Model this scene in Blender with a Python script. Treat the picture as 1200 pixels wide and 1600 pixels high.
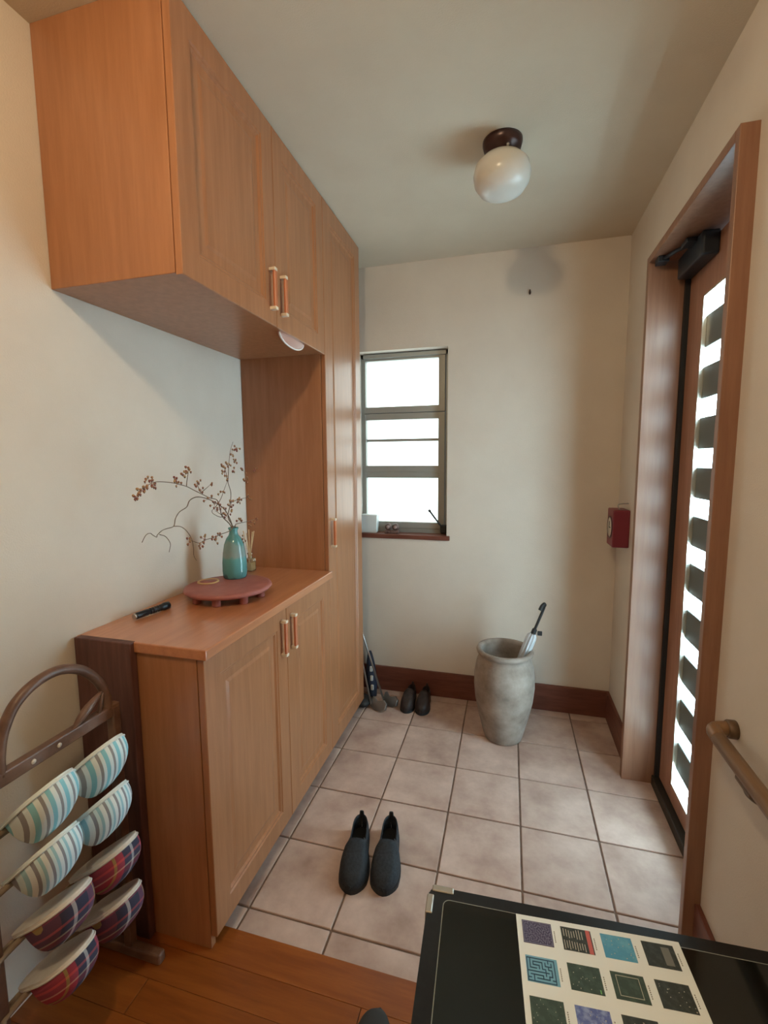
import bpy, bmesh, math, random
from mathutils import Vector, Matrix
random.seed(4)
scene = bpy.context.scene
C = scene.collection
for o in list(bpy.data.objects): bpy.data.objects.remove(o)

# ------------------------------------------------------------------ camera
F_PX, YAW, PITCH, ROLL = 716.03, -0.2672965, -0.1111493, 0.0065504
CAM = Vector((0.5234, -2.43147, 1.51064))
def camera_matrix():
    cy, sy, cp, sp = math.cos(YAW), math.sin(YAW), math.cos(PITCH), math.sin(PITCH)
    f = Vector((sy*cp, cy*cp, sp)); r = Vector((cy, -sy, 0)); d = f.cross(r)
    r2 = math.cos(ROLL)*r + math.sin(ROLL)*d
    d2 = -math.sin(ROLL)*r + math.cos(ROLL)*d
    m = Matrix(((r2.x, -d2.x, -f.x, CAM.x), (r2.y, -d2.y, -f.y, CAM.y), (r2.z, -d2.z, -f.z, CAM.z), (0, 0, 0, 1)))
    return m
cd = bpy.data.cameras.new('camera'); cam = bpy.data.objects.new('camera', cd); C.objects.link(cam)
cam.matrix_world = camera_matrix()
cd.sensor_fit = 'VERTICAL'; cd.sensor_height = 36.0; cd.sensor_width = 27.0
cd.lens = F_PX/1600*36.0; cd.clip_start = 0.02; cd.clip_end = 60
scene.camera = cam

# ------------------------------------------------------------------ world, daylight levels, exposure
w = bpy.data.worlds.new('World'); scene.world = w; w.use_nodes = True
w.node_tree.nodes['Background'].inputs[0].default_value = (0.80, 0.92, 1.0, 1)
w.node_tree.nodes['Background'].inputs[1].default_value = 1.0
vs = scene.view_settings
vs.view_transform = 'Standard'; vs.look = 'None'; vs.gamma = 1.0; vs.use_curve_mapping = False
vs.exposure = 0.05
WINDOW_LIGHT = 2.4       # frosted pane of the back window
DOOR_LIGHT = 28.0        # daylight behind the door slit
HALL_LAMP = 36.0         # warm hall ceiling lamp, watts (it throws the wall cupboard's shadow)

# ------------------------------------------------------------------ mesh helpers
def bm_box(bm, x0, x1, y0, y1, z0, z1, bev=0.0, seg=2, mi=0):
    r = bmesh.ops.create_cube(bm, size=1.0)
    vs_ = r['verts']
    for v in vs_:
        v.co = Vector(((x0+x1)/2 + v.co.x*(x1-x0), (y0+y1)/2 + v.co.y*(y1-y0), (z0+z1)/2 + v.co.z*(z1-z0)))
    fs = set(f for v in vs_ for f in v.link_faces)
    for f in fs: f.material_index = mi
    if bev > 0:
        es = list(set(e for v in vs_ for e in v.link_edges))
        r2 = bmesh.ops.bevel(bm, geom=es, offset=min(bev, 0.45*min(abs(x1-x0), abs(y1-y0), abs(z1-z0))), segments=seg, profile=0.5, affect='EDGES')
        for f in r2['faces']: f.material_index = mi
    return bm
def bm_lathe(bm, prof, c=(0, 0, 0), n=40, mi=0, cap=True, M=None):
    rings = []
    for r, z in prof:
        if r < 1e-6:
            rings.append([bm.verts.new((0, 0, z))])
        else:
            rings.append([bm.verts.new((r*math.cos(2*math.pi*k/n), r*math.sin(2*math.pi*k/n), z)) for k in range(n)])
    for a, b in zip(rings[:-1], rings[1:]):
        for k in range(n):
            if len(a) == 1 and len(b) == 1: continue
            if len(a) == 1: f = bm.faces.new((a[0], b[k], b[(k+1) % n]))
            elif len(b) == 1: f = bm.faces.new((a[k], a[(k+1) % n], b[0]))
            else: f = bm.faces.new((a[k], a[(k+1) % n], b[(k+1) % n], b[k]))
            f.material_index = mi; f.smooth = True
    if cap:
        for rg in (rings[0], rings[-1]):
            if len(rg) > 1:
                f = bm.faces.new(rg); f.material_index = mi
    vv = [v for rg in rings for v in rg]
    T = Matrix.Translation(c) @ (M if M else Matrix())
    for v in vv: v.co = T @ v.co
    return bm
def catmull(pts, m=6):
    pts = [Vector(p) for p in pts]
    if len(pts) < 3: return pts
    out = []
    P = [2*pts[0]-pts[1]] + pts + [2*pts[-1]-pts[-2]]
    for i in range(1, len(P)-2):
        for k in range(m):
            t = k/m; p0, p1, p2, p3 = P[i-1:i+3]
            out.append(0.5*((2*p1)+(p2-p0)*t+(2*p0-5*p1+4*p2-p3)*t*t+(3*p1-p0-3*p2+p3)*t**3))
    out.append(pts[-1]); return out
def bm_tube(bm, pts, rad, n=8, smooth=True, m=6, mi=0):
    P = catmull(pts, m) if smooth else [Vector(p) for p in pts]
    L = len(P); R = rad if callable(rad) else (lambda t: rad)
    ref = None; rings = []
    for i, p in enumerate(P):
        t = (P[min(i+1, L-1)]-P[max(i-1, 0)]).normalized()
        if ref is None:
            ref = t.orthogonal().normalized()
        ref = (ref - t*ref.dot(t)).normalized()
        b = t.cross(ref)
        r = R(i/(L-1))
        rings.append([bm.verts.new(p + r*(math.cos(2*math.pi*k/n)*ref + math.sin(2*math.pi*k/n)*b)) for k in range(n)])
    for a, b in zip(rings[:-1], rings[1:]):
        for k in range(n):
            f = bm.faces.new((a[k], a[(k+1) % n], b[(k+1) % n], b[k])); f.smooth = True; f.material_index = mi
    for rg in (rings[0], rings[-1]):
        f = bm.faces.new(rg); f.material_index = mi
    return bm
def bm_prism(bm, outline, z0, z1, mi=0, bev=0.0):
    a = [bm.verts.new((x, y, z0)) for x, y in outline]; b = [bm.verts.new((x, y, z1)) for x, y in outline]
    n = len(a); fs = [bm.faces.new(a), bm.faces.new(b)]
    for k in range(n): fs.append(bm.faces.new((a[k], a[(k+1) % n], b[(k+1) % n], b[k])))
    for f in fs: f.material_index = mi
    if bev:
        es = [e for e in set(e for f in fs[:2] for e in f.edges)]
        bmesh.ops.bevel(bm, geom=es, offset=bev, segments=2, profile=0.5, affect='EDGES')
    return bm
def bm_ball(bm, c, r, sc=(1, 1, 1), u=12, v=8, mi=0, M=None):
    r_ = bmesh.ops.create_uvsphere(bm, u_segments=u, v_segments=v, radius=r)
    for x in r_['verts']:
        p = Vector((x.co.x*sc[0], x.co.y*sc[1], x.co.z*sc[2]))
        if M: p = M @ p
        x.co = p + Vector(c)
        for f in x.link_faces: f.smooth = True; f.material_index = mi
    return bm
def obj(name, bm, mats, parent=None, loc=None, smooth=False):
    bmesh.ops.recalc_face_normals(bm, faces=bm.faces[:])
    me = bpy.data.meshes.new(name); bm.to_mesh(me); bm.free()
    for m in (mats if isinstance(mats, (list, tuple)) else [mats]): me.materials.append(m)
    if smooth:
        for p in me.polygons: p.use_smooth = True
    o = bpy.data.objects.new(name, me); C.objects.link(o)
    if parent: o.parent = parent
    if loc is not None: o.location = loc
    return o
def box(name, x0, x1, y0, y1, z0, z1, m, parent=None, bev=0.0):
    bm = bmesh.new()
    c = Vector(((x0+x1)/2, (y0+y1)/2, (z0+z1)/2))
    bm_box(bm, x0-c.x, x1-c.x, y0-c.y, y1-c.y, z0-c.z, z1-c.z, bev)
    pl = parent_world(parent)
    return obj(name, bm, m, parent, c - pl)
def parent_world(p):
    v = Vector((0, 0, 0))
    while p is not None:
        v = v + p.location; p = p.parent
    return v
def NB(): return bmesh.new()
def tag(o, label, cat, group=None):
    o['label'] = label; o['category'] = cat
    if group: o['group'] = group
    return o
def thing(name, label, cat, loc=(0, 0, 0), group=None, rot=None):
    o = bpy.data.objects.new(name, None); C.objects.link(o); o.location = loc
    o.empty_display_size = 0.05
    if rot: o.rotation_euler = rot
    return tag(o, label, cat, group)
def struct(o): o['kind'] = 'structure'; return o
def copy_tree(o, parent=None):
    c = o.copy(); C.objects.link(c); c.parent = parent
    for ch in list(o.children): copy_tree(ch, c)
    return c

# ------------------------------------------------------------------ materials
def nm(name):
    m = bpy.data.materials.new(name); m.use_nodes = True
    nt = m.node_tree; return m, nt, nt.nodes['Principled BSDF']
def N(nt, typ, **kw):
    n = nt.nodes.new(typ)
    for k, v in kw.items(): setattr(n, k, v)
    return n
def plain(name, col, rough=0.5, metal=0.0, spec=0.5, trans=0.0, alpha=1.0, emit=None, estr=0.0, coat=0.0):
    m, nt, b = nm(name)
    b.inputs['Base Color'].default_value = (*col, 1); b.inputs['Roughness'].default_value = rough
    b.inputs['Metallic'].default_value = metal; b.inputs['Specular IOR Level'].default_value = spec
    b.inputs['Transmission Weight'].default_value = trans; b.inputs['Alpha'].default_value = alpha
    b.inputs['Coat Weight'].default_value = coat
    if emit: b.inputs['Emission Color'].default_value = (*emit, 1); b.inputs['Emission Strength'].default_value = estr
    return m
def mottled(name, c1, c2, scale=8.0, rough=0.6, stretch=(1, 1, 1), bump=0.0, bscale=None, detail=5.0, lo=0.35, hi=0.65, spec=0.4, rand=0.0, metal=0.0, coat=0.0, rvar=0.0):
    m, nt, b = nm(name)
    tc = N(nt, 'ShaderNodeTexCoord'); mp = N(nt, 'ShaderNodeMapping'); mp.inputs['Scale'].default_value = stretch
    nt.links.new(tc.outputs['Object'], mp.inputs['Vector'])
    vec = mp.outputs['Vector']
    if rand:
        oi = N(nt, 'ShaderNodeObjectInfo'); ad = N(nt, 'ShaderNodeVectorMath', operation='ADD')
        sc = N(nt, 'ShaderNodeMath', operation='MULTIPLY'); sc.inputs[1].default_value = 37.0
        nt.links.new(oi.outputs['Random'], sc.inputs[0])
        nt.links.new(vec, ad.inputs[0]); nt.links.new(sc.outputs[0], ad.inputs[1]); vec = ad.outputs[0]
    no = N(nt, 'ShaderNodeTexNoise'); no.inputs['Scale'].default_value = scale; no.inputs['Detail'].default_value = detail; no.inputs['Roughness'].default_value = 0.6
    nt.links.new(vec, no.inputs['Vector'])
    rp = N(nt, 'ShaderNodeValToRGB'); rp.color_ramp.elements[0].position = lo; rp.color_ramp.elements[1].position = hi
    rp.color_ramp.elements[0].color = (*c1, 1); rp.color_ramp.elements[1].color = (*c2, 1)
    nt.links.new(no.outputs['Fac'], rp.inputs['Fac'])
    out = rp.outputs['Color']
    if rand:
        hs = N(nt, 'ShaderNodeHueSaturation'); mr = N(nt, 'ShaderNodeMapRange')
        mr.inputs['To Min'].default_value = 1-rand; mr.inputs['To Max'].default_value = 1+rand
        nt.links.new(oi.outputs['Random'], mr.inputs['Value']); nt.links.new(mr.outputs['Result'], hs.inputs['Value'])
        nt.links.new(out, hs.inputs['Color']); out = hs.outputs['Color']
    nt.links.new(out, b.inputs['Base Color'])
    b.inputs['Roughness'].default_value = rough; b.inputs['Specular IOR Level'].default_value = spec; b.inputs['Metallic'].default_value = metal
    b.inputs['Coat Weight'].default_value = coat; b.inputs['Coat Roughness'].default_value = 0.25
    if bump:
        n2 = N(nt, 'ShaderNodeTexNoise'); n2.inputs['Scale'].default_value = bscale or scale*4; n2.inputs['Detail'].default_value = 3
        nt.links.new(vec, n2.inputs['Vector'])
        bp = N(nt, 'ShaderNodeBump'); bp.inputs['Strength'].default_value = bump; bp.inputs['Distance'].default_value = 0.002
        nt.links.new(n2.outputs['Fac'], bp.inputs['Height']); nt.links.new(bp.outputs['Normal'], b.inputs['Normal'])
    return m
def srgb(r, g, b):
    f = lambda c: (c/255/12.92) if c/255 <= 0.04045 else ((c/255+0.055)/1.055)**2.4
    return (f(r), f(g), f(b))

M_wall = mottled('wall_plaster', srgb(214, 202, 189), srgb(219, 208, 195), 3.0, 0.85, bump=0.35, bscale=220, spec=0.2)
M_ceil = mottled('ceiling_paper', srgb(213, 200, 180), srgb(218, 206, 186), 3.0, 0.9, bump=0.35, bscale=200, spec=0.15)
M_grout = mottled('grout', srgb(112, 92, 82), srgb(134, 112, 100), 30, 0.9)
M_tile = mottled('terracotta_tile', srgb(166, 138, 126), srgb(210, 185, 172), 6.0, 0.5, rand=0.06, bump=0.12, bscale=30, lo=0.3, hi=0.72, spec=0.35)
M_wood_v = mottled('cabinet_wood', srgb(158, 104, 68), srgb(171, 116, 79), 5.0, 0.36, stretch=(9, 9, 0.7), bump=0.05, bscale=40, spec=0.45, coat=0.25)
M_wood_h = mottled('worktop_wood', srgb(180, 114, 74), srgb(194, 128, 86), 5.0, 0.3, stretch=(9, 0.7, 9), spec=0.55, coat=0.7)
M_sub = mottled('subfloor_wood', srgb(150, 112, 74), srgb(168, 128, 88), 6, 0.8, stretch=(0.8, 8, 8))
M_base = mottled('baseboard_wood', srgb(100, 56, 44), srgb(118, 70, 56), 6.0, 0.45, stretch=(1, 1, 8))
M_jamb = mottled('jamb_wood', srgb(136, 96, 74), srgb(152, 111, 88), 5.0, 0.36, stretch=(9, 9, 0.6), spec=0.5)
M_leaf = mottled('door_leaf_wood', srgb(150, 106, 86), srgb(168, 124, 102), 5.0, 0.4, stretch=(9, 9, 0.6))
M_plank = mottled('floor_plank_wood', srgb(128, 66, 24), srgb(148, 82, 32), 5.0, 0.33, stretch=(0.8, 8, 8), rand=0.08, spec=0.45)
M_black = plain('black_rubber', srgb(26, 26, 27), 0.6)
M_alu = plain('window_bronze', srgb(150, 151, 146), 0.4, 0.2)
M_steel = plain('steel', srgb(190, 190, 188), 0.3, 1.0)
M_cream_cap = plain('handle_cap', srgb(226, 210, 190), 0.35, 0.0)
M_handle = mottled('handle_wood', srgb(178, 98, 60), srgb(196, 116, 76), 6, 0.35, stretch=(8, 8, 1))

# ------------------------------------------------------------------ room shell
XL, XR, YB, YR, ZC = -0.745, 1.114, 0.375, -4.2, 2.68
WT = 0.15
WX0, WX1, WZ0, WZ1 = -0.415, 0.155, 1.045, 2.185         # window opening
DY0, DY1, DZ1 = -0.958, -0.158, 2.345                       # door opening
YE, ZH = -1.29, 0.02                                      # hall floor edge and height

b = NB(); bm_box(b, XL-WT, XL, YR-WT, YB+WT, -0.05, ZC)
struct(obj('wall_left', b, M_wall))
b = NB()
bm_box(b, XL, WX0, YB, YB+WT, -0.05, ZC); bm_box(b, WX1, XR+WT, YB, YB+WT, -0.05, ZC)
bm_box(b, WX0, WX1, YB, YB+WT, -0.05, WZ0); bm_box(b, WX0, WX1, YB, YB+WT, WZ1, ZC)
struct(obj('wall_back', b, M_wall))
b = NB()
bm_box(b, XR, XR+WT, YR-WT, DY0, -0.05, ZC); bm_box(b, XR, XR+WT, DY1, YB, -0.05, ZC)
bm_box(b, XR, XR+WT, DY0, DY1, DZ1, ZC)
struct(obj('wall_right', b, M_wall))
b = NB(); bm_box(b, XL, XR, YR-WT, YR, -0.05, ZC)
struct(obj('wall_rear', b, M_wall))
b = NB(); bm_box(b, XL-WT, XR+WT, YR-WT, YB+WT, ZC, ZC+0.08)
struct(obj('ceiling', b, M_ceil))

# tiled entrance floor: grout bed and one object per tile
b = NB(); bm_box(b, XL, XR+WT, YE+0.0, YB, -0.06, -0.005)
floor = struct(obj('floor', b, M_grout))
xs = [-0.6, -0.3, 0.0, 0.3, 0.6, 0.9, 1.2]
ys = [YE, -1.2, -0.9, -0.6, -0.3, 0.0, 0.3, 0.374]
tile_mesh = {}
for i in range(len(xs)-1):
    for j in range(len(ys)-1):
        x0, x1, y0, y1 = xs[i]+0.0035, xs[i+1]-0.0035, ys[j]+0.0035, ys[j+1]-0.0035
        if j == 0: y0 = YE
        if j == len(ys)-2: y1 = ys[-1]
        if i == len(xs)-2 and (j in (0, len(ys)-2, len(ys)-3, 1)): x1 = XR
        key = (round(x1-x0, 4), round(y1-y0, 4))
        if key not in tile_mesh:
            t = NB(); bm_box(t, -(x1-x0)/2, (x1-x0)/2, -(y1-y0)/2, (y1-y0)/2, -0.013, 0, 0.0025, 2)
            o = obj('floor_tile', t, M_tile); tile_mesh[key] = o.data
        else:
            o = bpy.data.objects.new('floor_tile', tile_mesh[key]); C.objects.link(o)
        o.parent = floor; o.location = ((x0+x1)/2, (y0+y1)/2, random.uniform(-0.0006, 0.0003))

# hall floor: joists slab, nosing board and single planks
b = NB(); bm_box(b, XL, XR, YR, YE-0.004, -0.06, ZH-0.012)
hall = struct(obj('floor_hall', b, M_sub))
box('nosing_board', XL, XR, YE-0.10, YE, -0.012, ZH, M_plank, hall, 0.003)
y = YE-0.1012; row = 0
while y > -2.75:
    x = XL - (0.0, 0.62, 0.31, 0.86)[row % 4]
    while x < XR:
        x0, x1 = max(x, XL), min(x+0.909, XR)
        if x1-x0 > 0.02: box('floor_plank', x0, x1-0.0008, y-0.0898, y, ZH-0.013, ZH, M_plank, hall, 0.0012)
        x += 0.91
    y -= 0.0906; row += 1
box('floor_plank', XL, XR, YR, y, ZH-0.013, ZH, M_plank, hall, 0.001)['kind'] = 'stuff'

# baseboards
b = NB(); bm_box(b, XL, XR, YB-0.016, YB, 0, 0.162, 0.003)
struct(obj('baseboard_back', b, M_base))
b = NB(); bm_box(b, XR-0.016, XR, -0.150, YB-0.016, 0, 0.162, 0.003)
struct(obj('baseboard_right', b, M_base))
b = NB(); bm_box(b, XR-0.016, XR, YR, -0.969, ZH, 0.162, 0.003)
struct(obj('baseboard_right_hall', b, M_base))

# ------------------------------------------------------------------ window_1 (three-light awning window with crank)
def glow(name, col, strength):                             # frosted pane lit evenly by the daylight outside
    m, nt, bs = nm(name)
    bs.inputs['Base Color'].default_value = (0.8, 0.85, 0.85, 1); bs.inputs['Roughness'].default_value = 0.35
    bs.inputs['Emission Color'].default_value = (*col, 1); bs.inputs['Emission Strength'].default_value = strength
    return m
M_day = glow('frosted_daylight', (0.80, 0.97, 0.96), WINDOW_LIGHT)
M_day2 = glow('door_daylight', (0.61, 0.88, 1.0), DOOR_LIGHT)

win = bpy.data.objects.new('window_1', None); C.objects.link(win); win.location = ((WX0+WX1)/2, YB+0.1, WZ0); struct(win)
y0, y1 = YB+0.085, YB+0.145
fr = NB()
bm_box(fr, WX0, WX0+0.022, y0, y1, WZ0, WZ1, 0.002); bm_box(fr, WX1-0.022, WX1, y0, y1, WZ0, WZ1, 0.002)
bm_box(fr, WX0, WX1, y0, y1, WZ1-0.028, WZ1, 0.002); bm_box(fr, WX0, WX1, y0, y1, WZ0, WZ0+0.03, 0.002)
o = obj('window_frame', fr, M_alu, win); o.location = -win.location
gx0, gx1 = WX0+0.03, 0.088
lights = [(1.854, 2.141), (1.479, 1.772), (1.115, 1.400)]
for k, (za, zb) in enumerate(lights):
    s = NB(); e0 = y0-0.006
    bm_box(s, WX0+0.018, gx0, e0, y1-0.01, za-0.0395, zb+0.0395, 0.002)
    bm_box(s, gx1, WX1-0.026, e0, y1-0.01, za-0.0395, zb+0.0395, 0.002)
    bm_box(s, gx0-0.001, gx1+0.001, e0+0.0008, y1-0.01, za-0.0395, za, 0.002)
    bm_box(s, gx0-0.001, gx1+0.001, e0+0.0008, y1-0.01, zb, zb+0.0395, 0.002)
    o = obj('sash', s, M_alu, win); o.location = -win.location
    p = box('pane', gx0-0.002, gx1+0.002, y1-0.03, y1-0.024, za-0.002, zb+0.002, M_day, o)
    if k == 1: box('glazing_bar', gx0, gx1, y1-0.044, y1-0.022, 1.634, 1.651, M_alu, o, 0.001)
box('operator_rail', WX0+0.02, WX1-0.02, y0-0.022, y0+0.01, WZ1-0.030, WZ1-0.004, M_alu, win, 0.002)
c = NB()
bm_box(c, 0.108, 0.150, y0-0.045, y0+0.005, 1.052, 1.105, 0.008)
bm_tube(c, [(0.130, y0-0.035, 1.085), (0.108, y0-0.05, 1.112), (0.075, y0-0.055, 1.155), (0.045, y0-0.055, 1.195)], 0.006, 8)
bm_ball(c, (0.043, y0-0.055, 1.197), 0.009)
o = obj('crank_handle', c, M_black, win); o.location = -win.location
s = NB(); bm_box(s, WX0-0.02, WX1+0.02, YB-0.016, YB+0.004, 1.018, 1.046, 0.003); bm_box(s, WX0, WX1, YB, y0+0.004, 1.018, 1.046, 0.002)
o = obj('window_sill', s, M_base, win); o.location = -win.location

# ------------------------------------------------------------------ door_1
FX = 1.069
door = bpy.data.objects.new('door_1', None); C.objects.link(door); door.location = (1.2, -0.555, 0); struct(door)
box('jamb', FX, 1.262, -0.18, -0.146, -0.004, 2.358, M_jamb, door, 0.002)
box('jamb', FX, 1.262, -0.970, -0.944, -0.004, 2.358, M_jamb, door, 0.002)
box('head_jamb', FX, 1.262, -0.944, -0.18, 2.328, 2.358, M_jamb, door, 0.002)
box('door_stop', 1.205, 1.262, -0.197, -0.18, 0, 2.328, M_black, door)
box('threshold', 1.195, 1.262, -0.944, -0.18, -0.004, 0.045, plain('threshold_metal', srgb(52, 48, 42), 0.5, 0.3), door, 0.004)
LX0, LX1 = 1.222, 1.262
SY0, SY1, SZ0, SZ1 = -0.76, -0.35, 0.125, 2.130
box('stile', LX0, LX1, SY1, -0.199, 0.05, 2.31, M_leaf, door, 0.002)
box('stile', LX0, LX1, -0.943, SY0, 0.05, 2.31, M_leaf, door, 0.002)
box('rail', LX0, LX1, SY0, SY1, SZ1, 2.31, M_leaf, door, 0.001)
box('rail', LX0, LX1, SY0, SY1, 0.05, SZ0, M_leaf, door, 0.001)
M_bead = plain('bead_silver', srgb(226, 222, 210), 0.25, 0.6)
bd = NB()
for (ya, yb, za, zb) in ((SY1-0.007, SY1, SZ0, SZ1), (SY0, SY0+0.007, SZ0, SZ1), (SY0, SY1, SZ1-0.007, SZ1), (SY0, SY1, SZ0, SZ0+0.007)):
    bm_box(bd, LX0-0.002, LX1-0.004, ya, yb, za, zb)
o = obj('glazing_bead', bd, M_bead, door); o.location = -door.location
box('pane', LX1-0.004, LX1, SY0-0.005, SY1+0.005, SZ0-0.005, SZ1+0.005, M_day2, door)
M_slat = plain('door_slat', srgb(84, 92, 90), 0.35, 0.0)
gaps = [2.09-0.1925*k for k in range(11)]
for k in range(10):
    zt, zb = gaps[k]-0.036, gaps[k+1]+0.036
    box('slat', LX0+0.012, LX1-0.006, SY0+0.007, SY1-0.007, zb, zt, M_slat, door, 0.003)
box('rail', LX0+0.012, LX1-0.006, SY0+0.007, SY1-0.007, SZ0+0.007, gaps[10]-0.036, M_slat, door) if gaps[10]-0.036 > SZ0+0.01 else None
M_closer = plain('door_closer_metal', srgb(44, 50, 58), 0.4, 0.4)
cl = NB(); bm_box(cl, 1.165, 1.222, -0.47, -0.215, 2.235, 2.318, 0.008, 3)
bm_box(cl, 1.13, 1.17, -0.42, -0.36, 2.30, 2.318, 0.003)
o = obj('door_closer', cl, M_closer, door); o.location = -door.location
ar = NB(); bm_tube(ar, [(1.175, -0.39, 2.311), (1.13, -0.32, 2.314), (1.10, -0.225, 2.316)], 0.008, 8, False)
bm_box(ar, 1.085, 1.125, -0.25, -0.20, 2.304, 2.329, 0.003)
o2 = obj('closer_arm', ar, M_closer, o)
for o in (o2,): o.location = (0, 0, 0)

# ------------------------------------------------------------------ built-in cupboards along the left wall
CX0, CF, CD = XL+0.0015, -0.328, -0.305
def frame_mesh(y0, y1, z0, z1, st, xb=-0.325, xf=CD):
    bm = NB()
    loops = [(0, xb), (0, xf-0.002), (0.002, xf), (st, xf), (st+0.004, xf-0.004), (st+0.010, xf-0.004), (st+0.016, xf-0.011), (st+0.016, xb), (0, xb)]
    rings = []
    for d, x in loops[:-1]:
        rings.append([bm.verts.new((x, yy, zz)) for yy, zz in ((y0+d, z0+d), (y1-d, z0+d), (y1-d, z1-d), (y0+d, z1-d))])
    rings.append(rings[0])
    for a, b_ in zip(rings[:-1], rings[1:]):
        for k in range(4): bm.faces.new((a[k], a[(k+1) % 4], b_[(k+1) % 4], b_[k]))
    return bm
def panel_mesh(y0, y1, z0, z1, xb=-0.3245, xf=CD):
    bm = NB()
    loops = [(0, xb), (0, xf-0.011), (0.028, xf-0.011), (0.040, xf-0.008)]
    rings = [[bm.verts.new((x, yy, zz)) for yy, zz in ((y0+d, z0+d), (y1-d, z0+d), (y1-d, z1-d), (y0+d, z1-d))] for d, x in loops]
    for a, b_ in zip(rings[:-1], rings[1:]):
        for k in range(4): bm.faces.new((a[k], a[(k+1) % 4], b_[(k+1) % 4], b_[k]))
    bm.faces.new(rings[0]); bm.faces.new(rings[-1]); return bm
def handle_mesh(h):
    bm = NB(); w = 0.017; p = 0.026
    for s in (0, 1):
        za, zb = (-h/2, -h/2+0.011) if s == 0 else (h/2-0.011, h/2)
        bm_box(bm, 0, p, -w/2-0.001, w/2+0.001, za, zb, 0.002, 2, 1)
    bm_box(bm, p-0.011, p-0.001, -w/2, w/2, -h/2+0.010, h/2-0.010, 0.003, 2, 0)
    return bm
def cup_door(parent, y0, y1, z0, z1, hy, hz, hh=0.142, st=0.072):
    o = obj('door', frame_mesh(y0, y1, z0, z1, st), M_wood_v, parent); o.location = -parent.location
    d = st+0.015
    obj('panel', panel_mesh(y0+d, y1-d, z0+d, z1-d), M_wood_v, o)
    obj('handle', handle_mesh(hh), [M_handle, M_cream_cap], o, (CD-0.001, hy, hz))
    return o
Y0, Y1, Y2, Y3 = -1.365, -0.861, -0.413, 0.10
upper = thing('wall_cabinet', 'brown wooden wall cupboard with two panelled doors hung high against the ceiling', 'cabinet', (-0.5, -0.9, 2.0))
bx = box('body', CX0, CF, Y0, Y2-0.001, 2.0, ZC, M_wood_v, upper, 0.002)
cup_door(upper, Y0+0.001, Y1-0.0015, 1.996, ZC-0.006, -0.902, 2.115)
cup_door(upper, Y1+0.0015, Y2-0.0025, 1.996, ZC-0.006, -0.822, 2.115)
tall = thing('tall_cabinet', 'full-height brown wooden cupboard with one long panelled door beside the window', 'cabinet', (-0.5, -0.15, 0.0))
box('body', CX0, CF, Y2, Y3, 0.07, ZC, M_wood_v, tall, 0.002)
box('plinth', CX0, -0.42, Y2, Y3, 0.0, 0.07, M_wood_v, tall)
cup_door(tall, Y2+0.001, Y3-0.001, 0.066, ZC-0.006, -0.375, 1.165, 0.142, 0.078)
low = thing('base_cabinet', 'low brown wooden shoe cupboard with two panelled doors under the worktop', 'cabinet', (-0.5, -0.9, 0.0))
box('body', CX0, CF, Y0+0.02, Y2-0.001, 0.07, 0.953, M_wood_v, low, 0.001)
box('side_panel', CX0, CF, Y0, Y0+0.021, ZH, 0.953, M_wood_v, low, 0.001)
box('plinth', CX0, -0.42, YE+0.005, Y2-0.001, 0.0, 0.07, M_wood_v, low)
cup_door(low, Y0+0.001, Y1-0.0015, 0.066, 0.950, -0.902, 0.838)
cup_door(low, Y1+0.0015, Y2-0.0025, 0.066, 0.950, -0.822, 0.838)
b = NB(); bm_box(b, 0, 0.458, -0.481, 0.481, 0, 0.032, 0.004, 3)
tag(obj('worktop', b, M_wood_h, None, (XL, (-1.376+Y2)/2, 0.953)), 'orange-brown wooden worktop on the low cupboard carrying the flower vase', 'worktop')

# ------------------------------------------------------------------ things on the worktop
WTOP = 0.985
M_pink = mottled('stand_lacquer', srgb(150, 88, 82), srgb(166, 102, 94), 14, 0.5)
st = thing('display_stand', 'round reddish-brown flower stand with stubby legs on the worktop', 'stand', (-0.53, -0.90, WTOP))
b = NB(); bm_lathe(b, [(0, 0.026), (0.135, 0.026), (0.156, 0.030), (0.165, 0.038), (0.163, 0.046), (0.150, 0.049), (0, 0.051)], n=56)
obj('top', b, M_pink, st)
leg = NB(); bm_lathe(leg, [(0.015, 0), (0.0165, 0.004), (0.0165, 0.022), (0.019, 0.029)], n=16)
leg_o = None
for k in range(8):
    a = 2*math.pi*(k+0.3)/8; p = (0.125*math.cos(a), 0.125*math.sin(a), 0)
    if leg_o is None: leg_o = obj('leg', leg, M_pink, st, p)
    else:
        c = leg_o.copy(); C.objects.link(c); c.parent = st; c.location = p
STOP = WTOP+0.0505
cs = thing('coaster', 'thin round coaster with a straw-coloured rim lying on the flower stand', 'coaster', (-0.627, -0.893, STOP-0.001))
b = NB(); bm_lathe(b, [(0, 0), (0.036, 0), (0.036, 0.003), (0, 0.003)], n=32); obj('disc', b, M_pink, cs)
b = NB(); bm_lathe(b, [(0.034, 0.0), (0.041, 0.0), (0.041, 0.005), (0.034, 0.005), (0.034, 0.0)], n=40, cap=False)
obj('rim', b, plain('straw', srgb(206, 168, 118), 0.6), cs)

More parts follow.
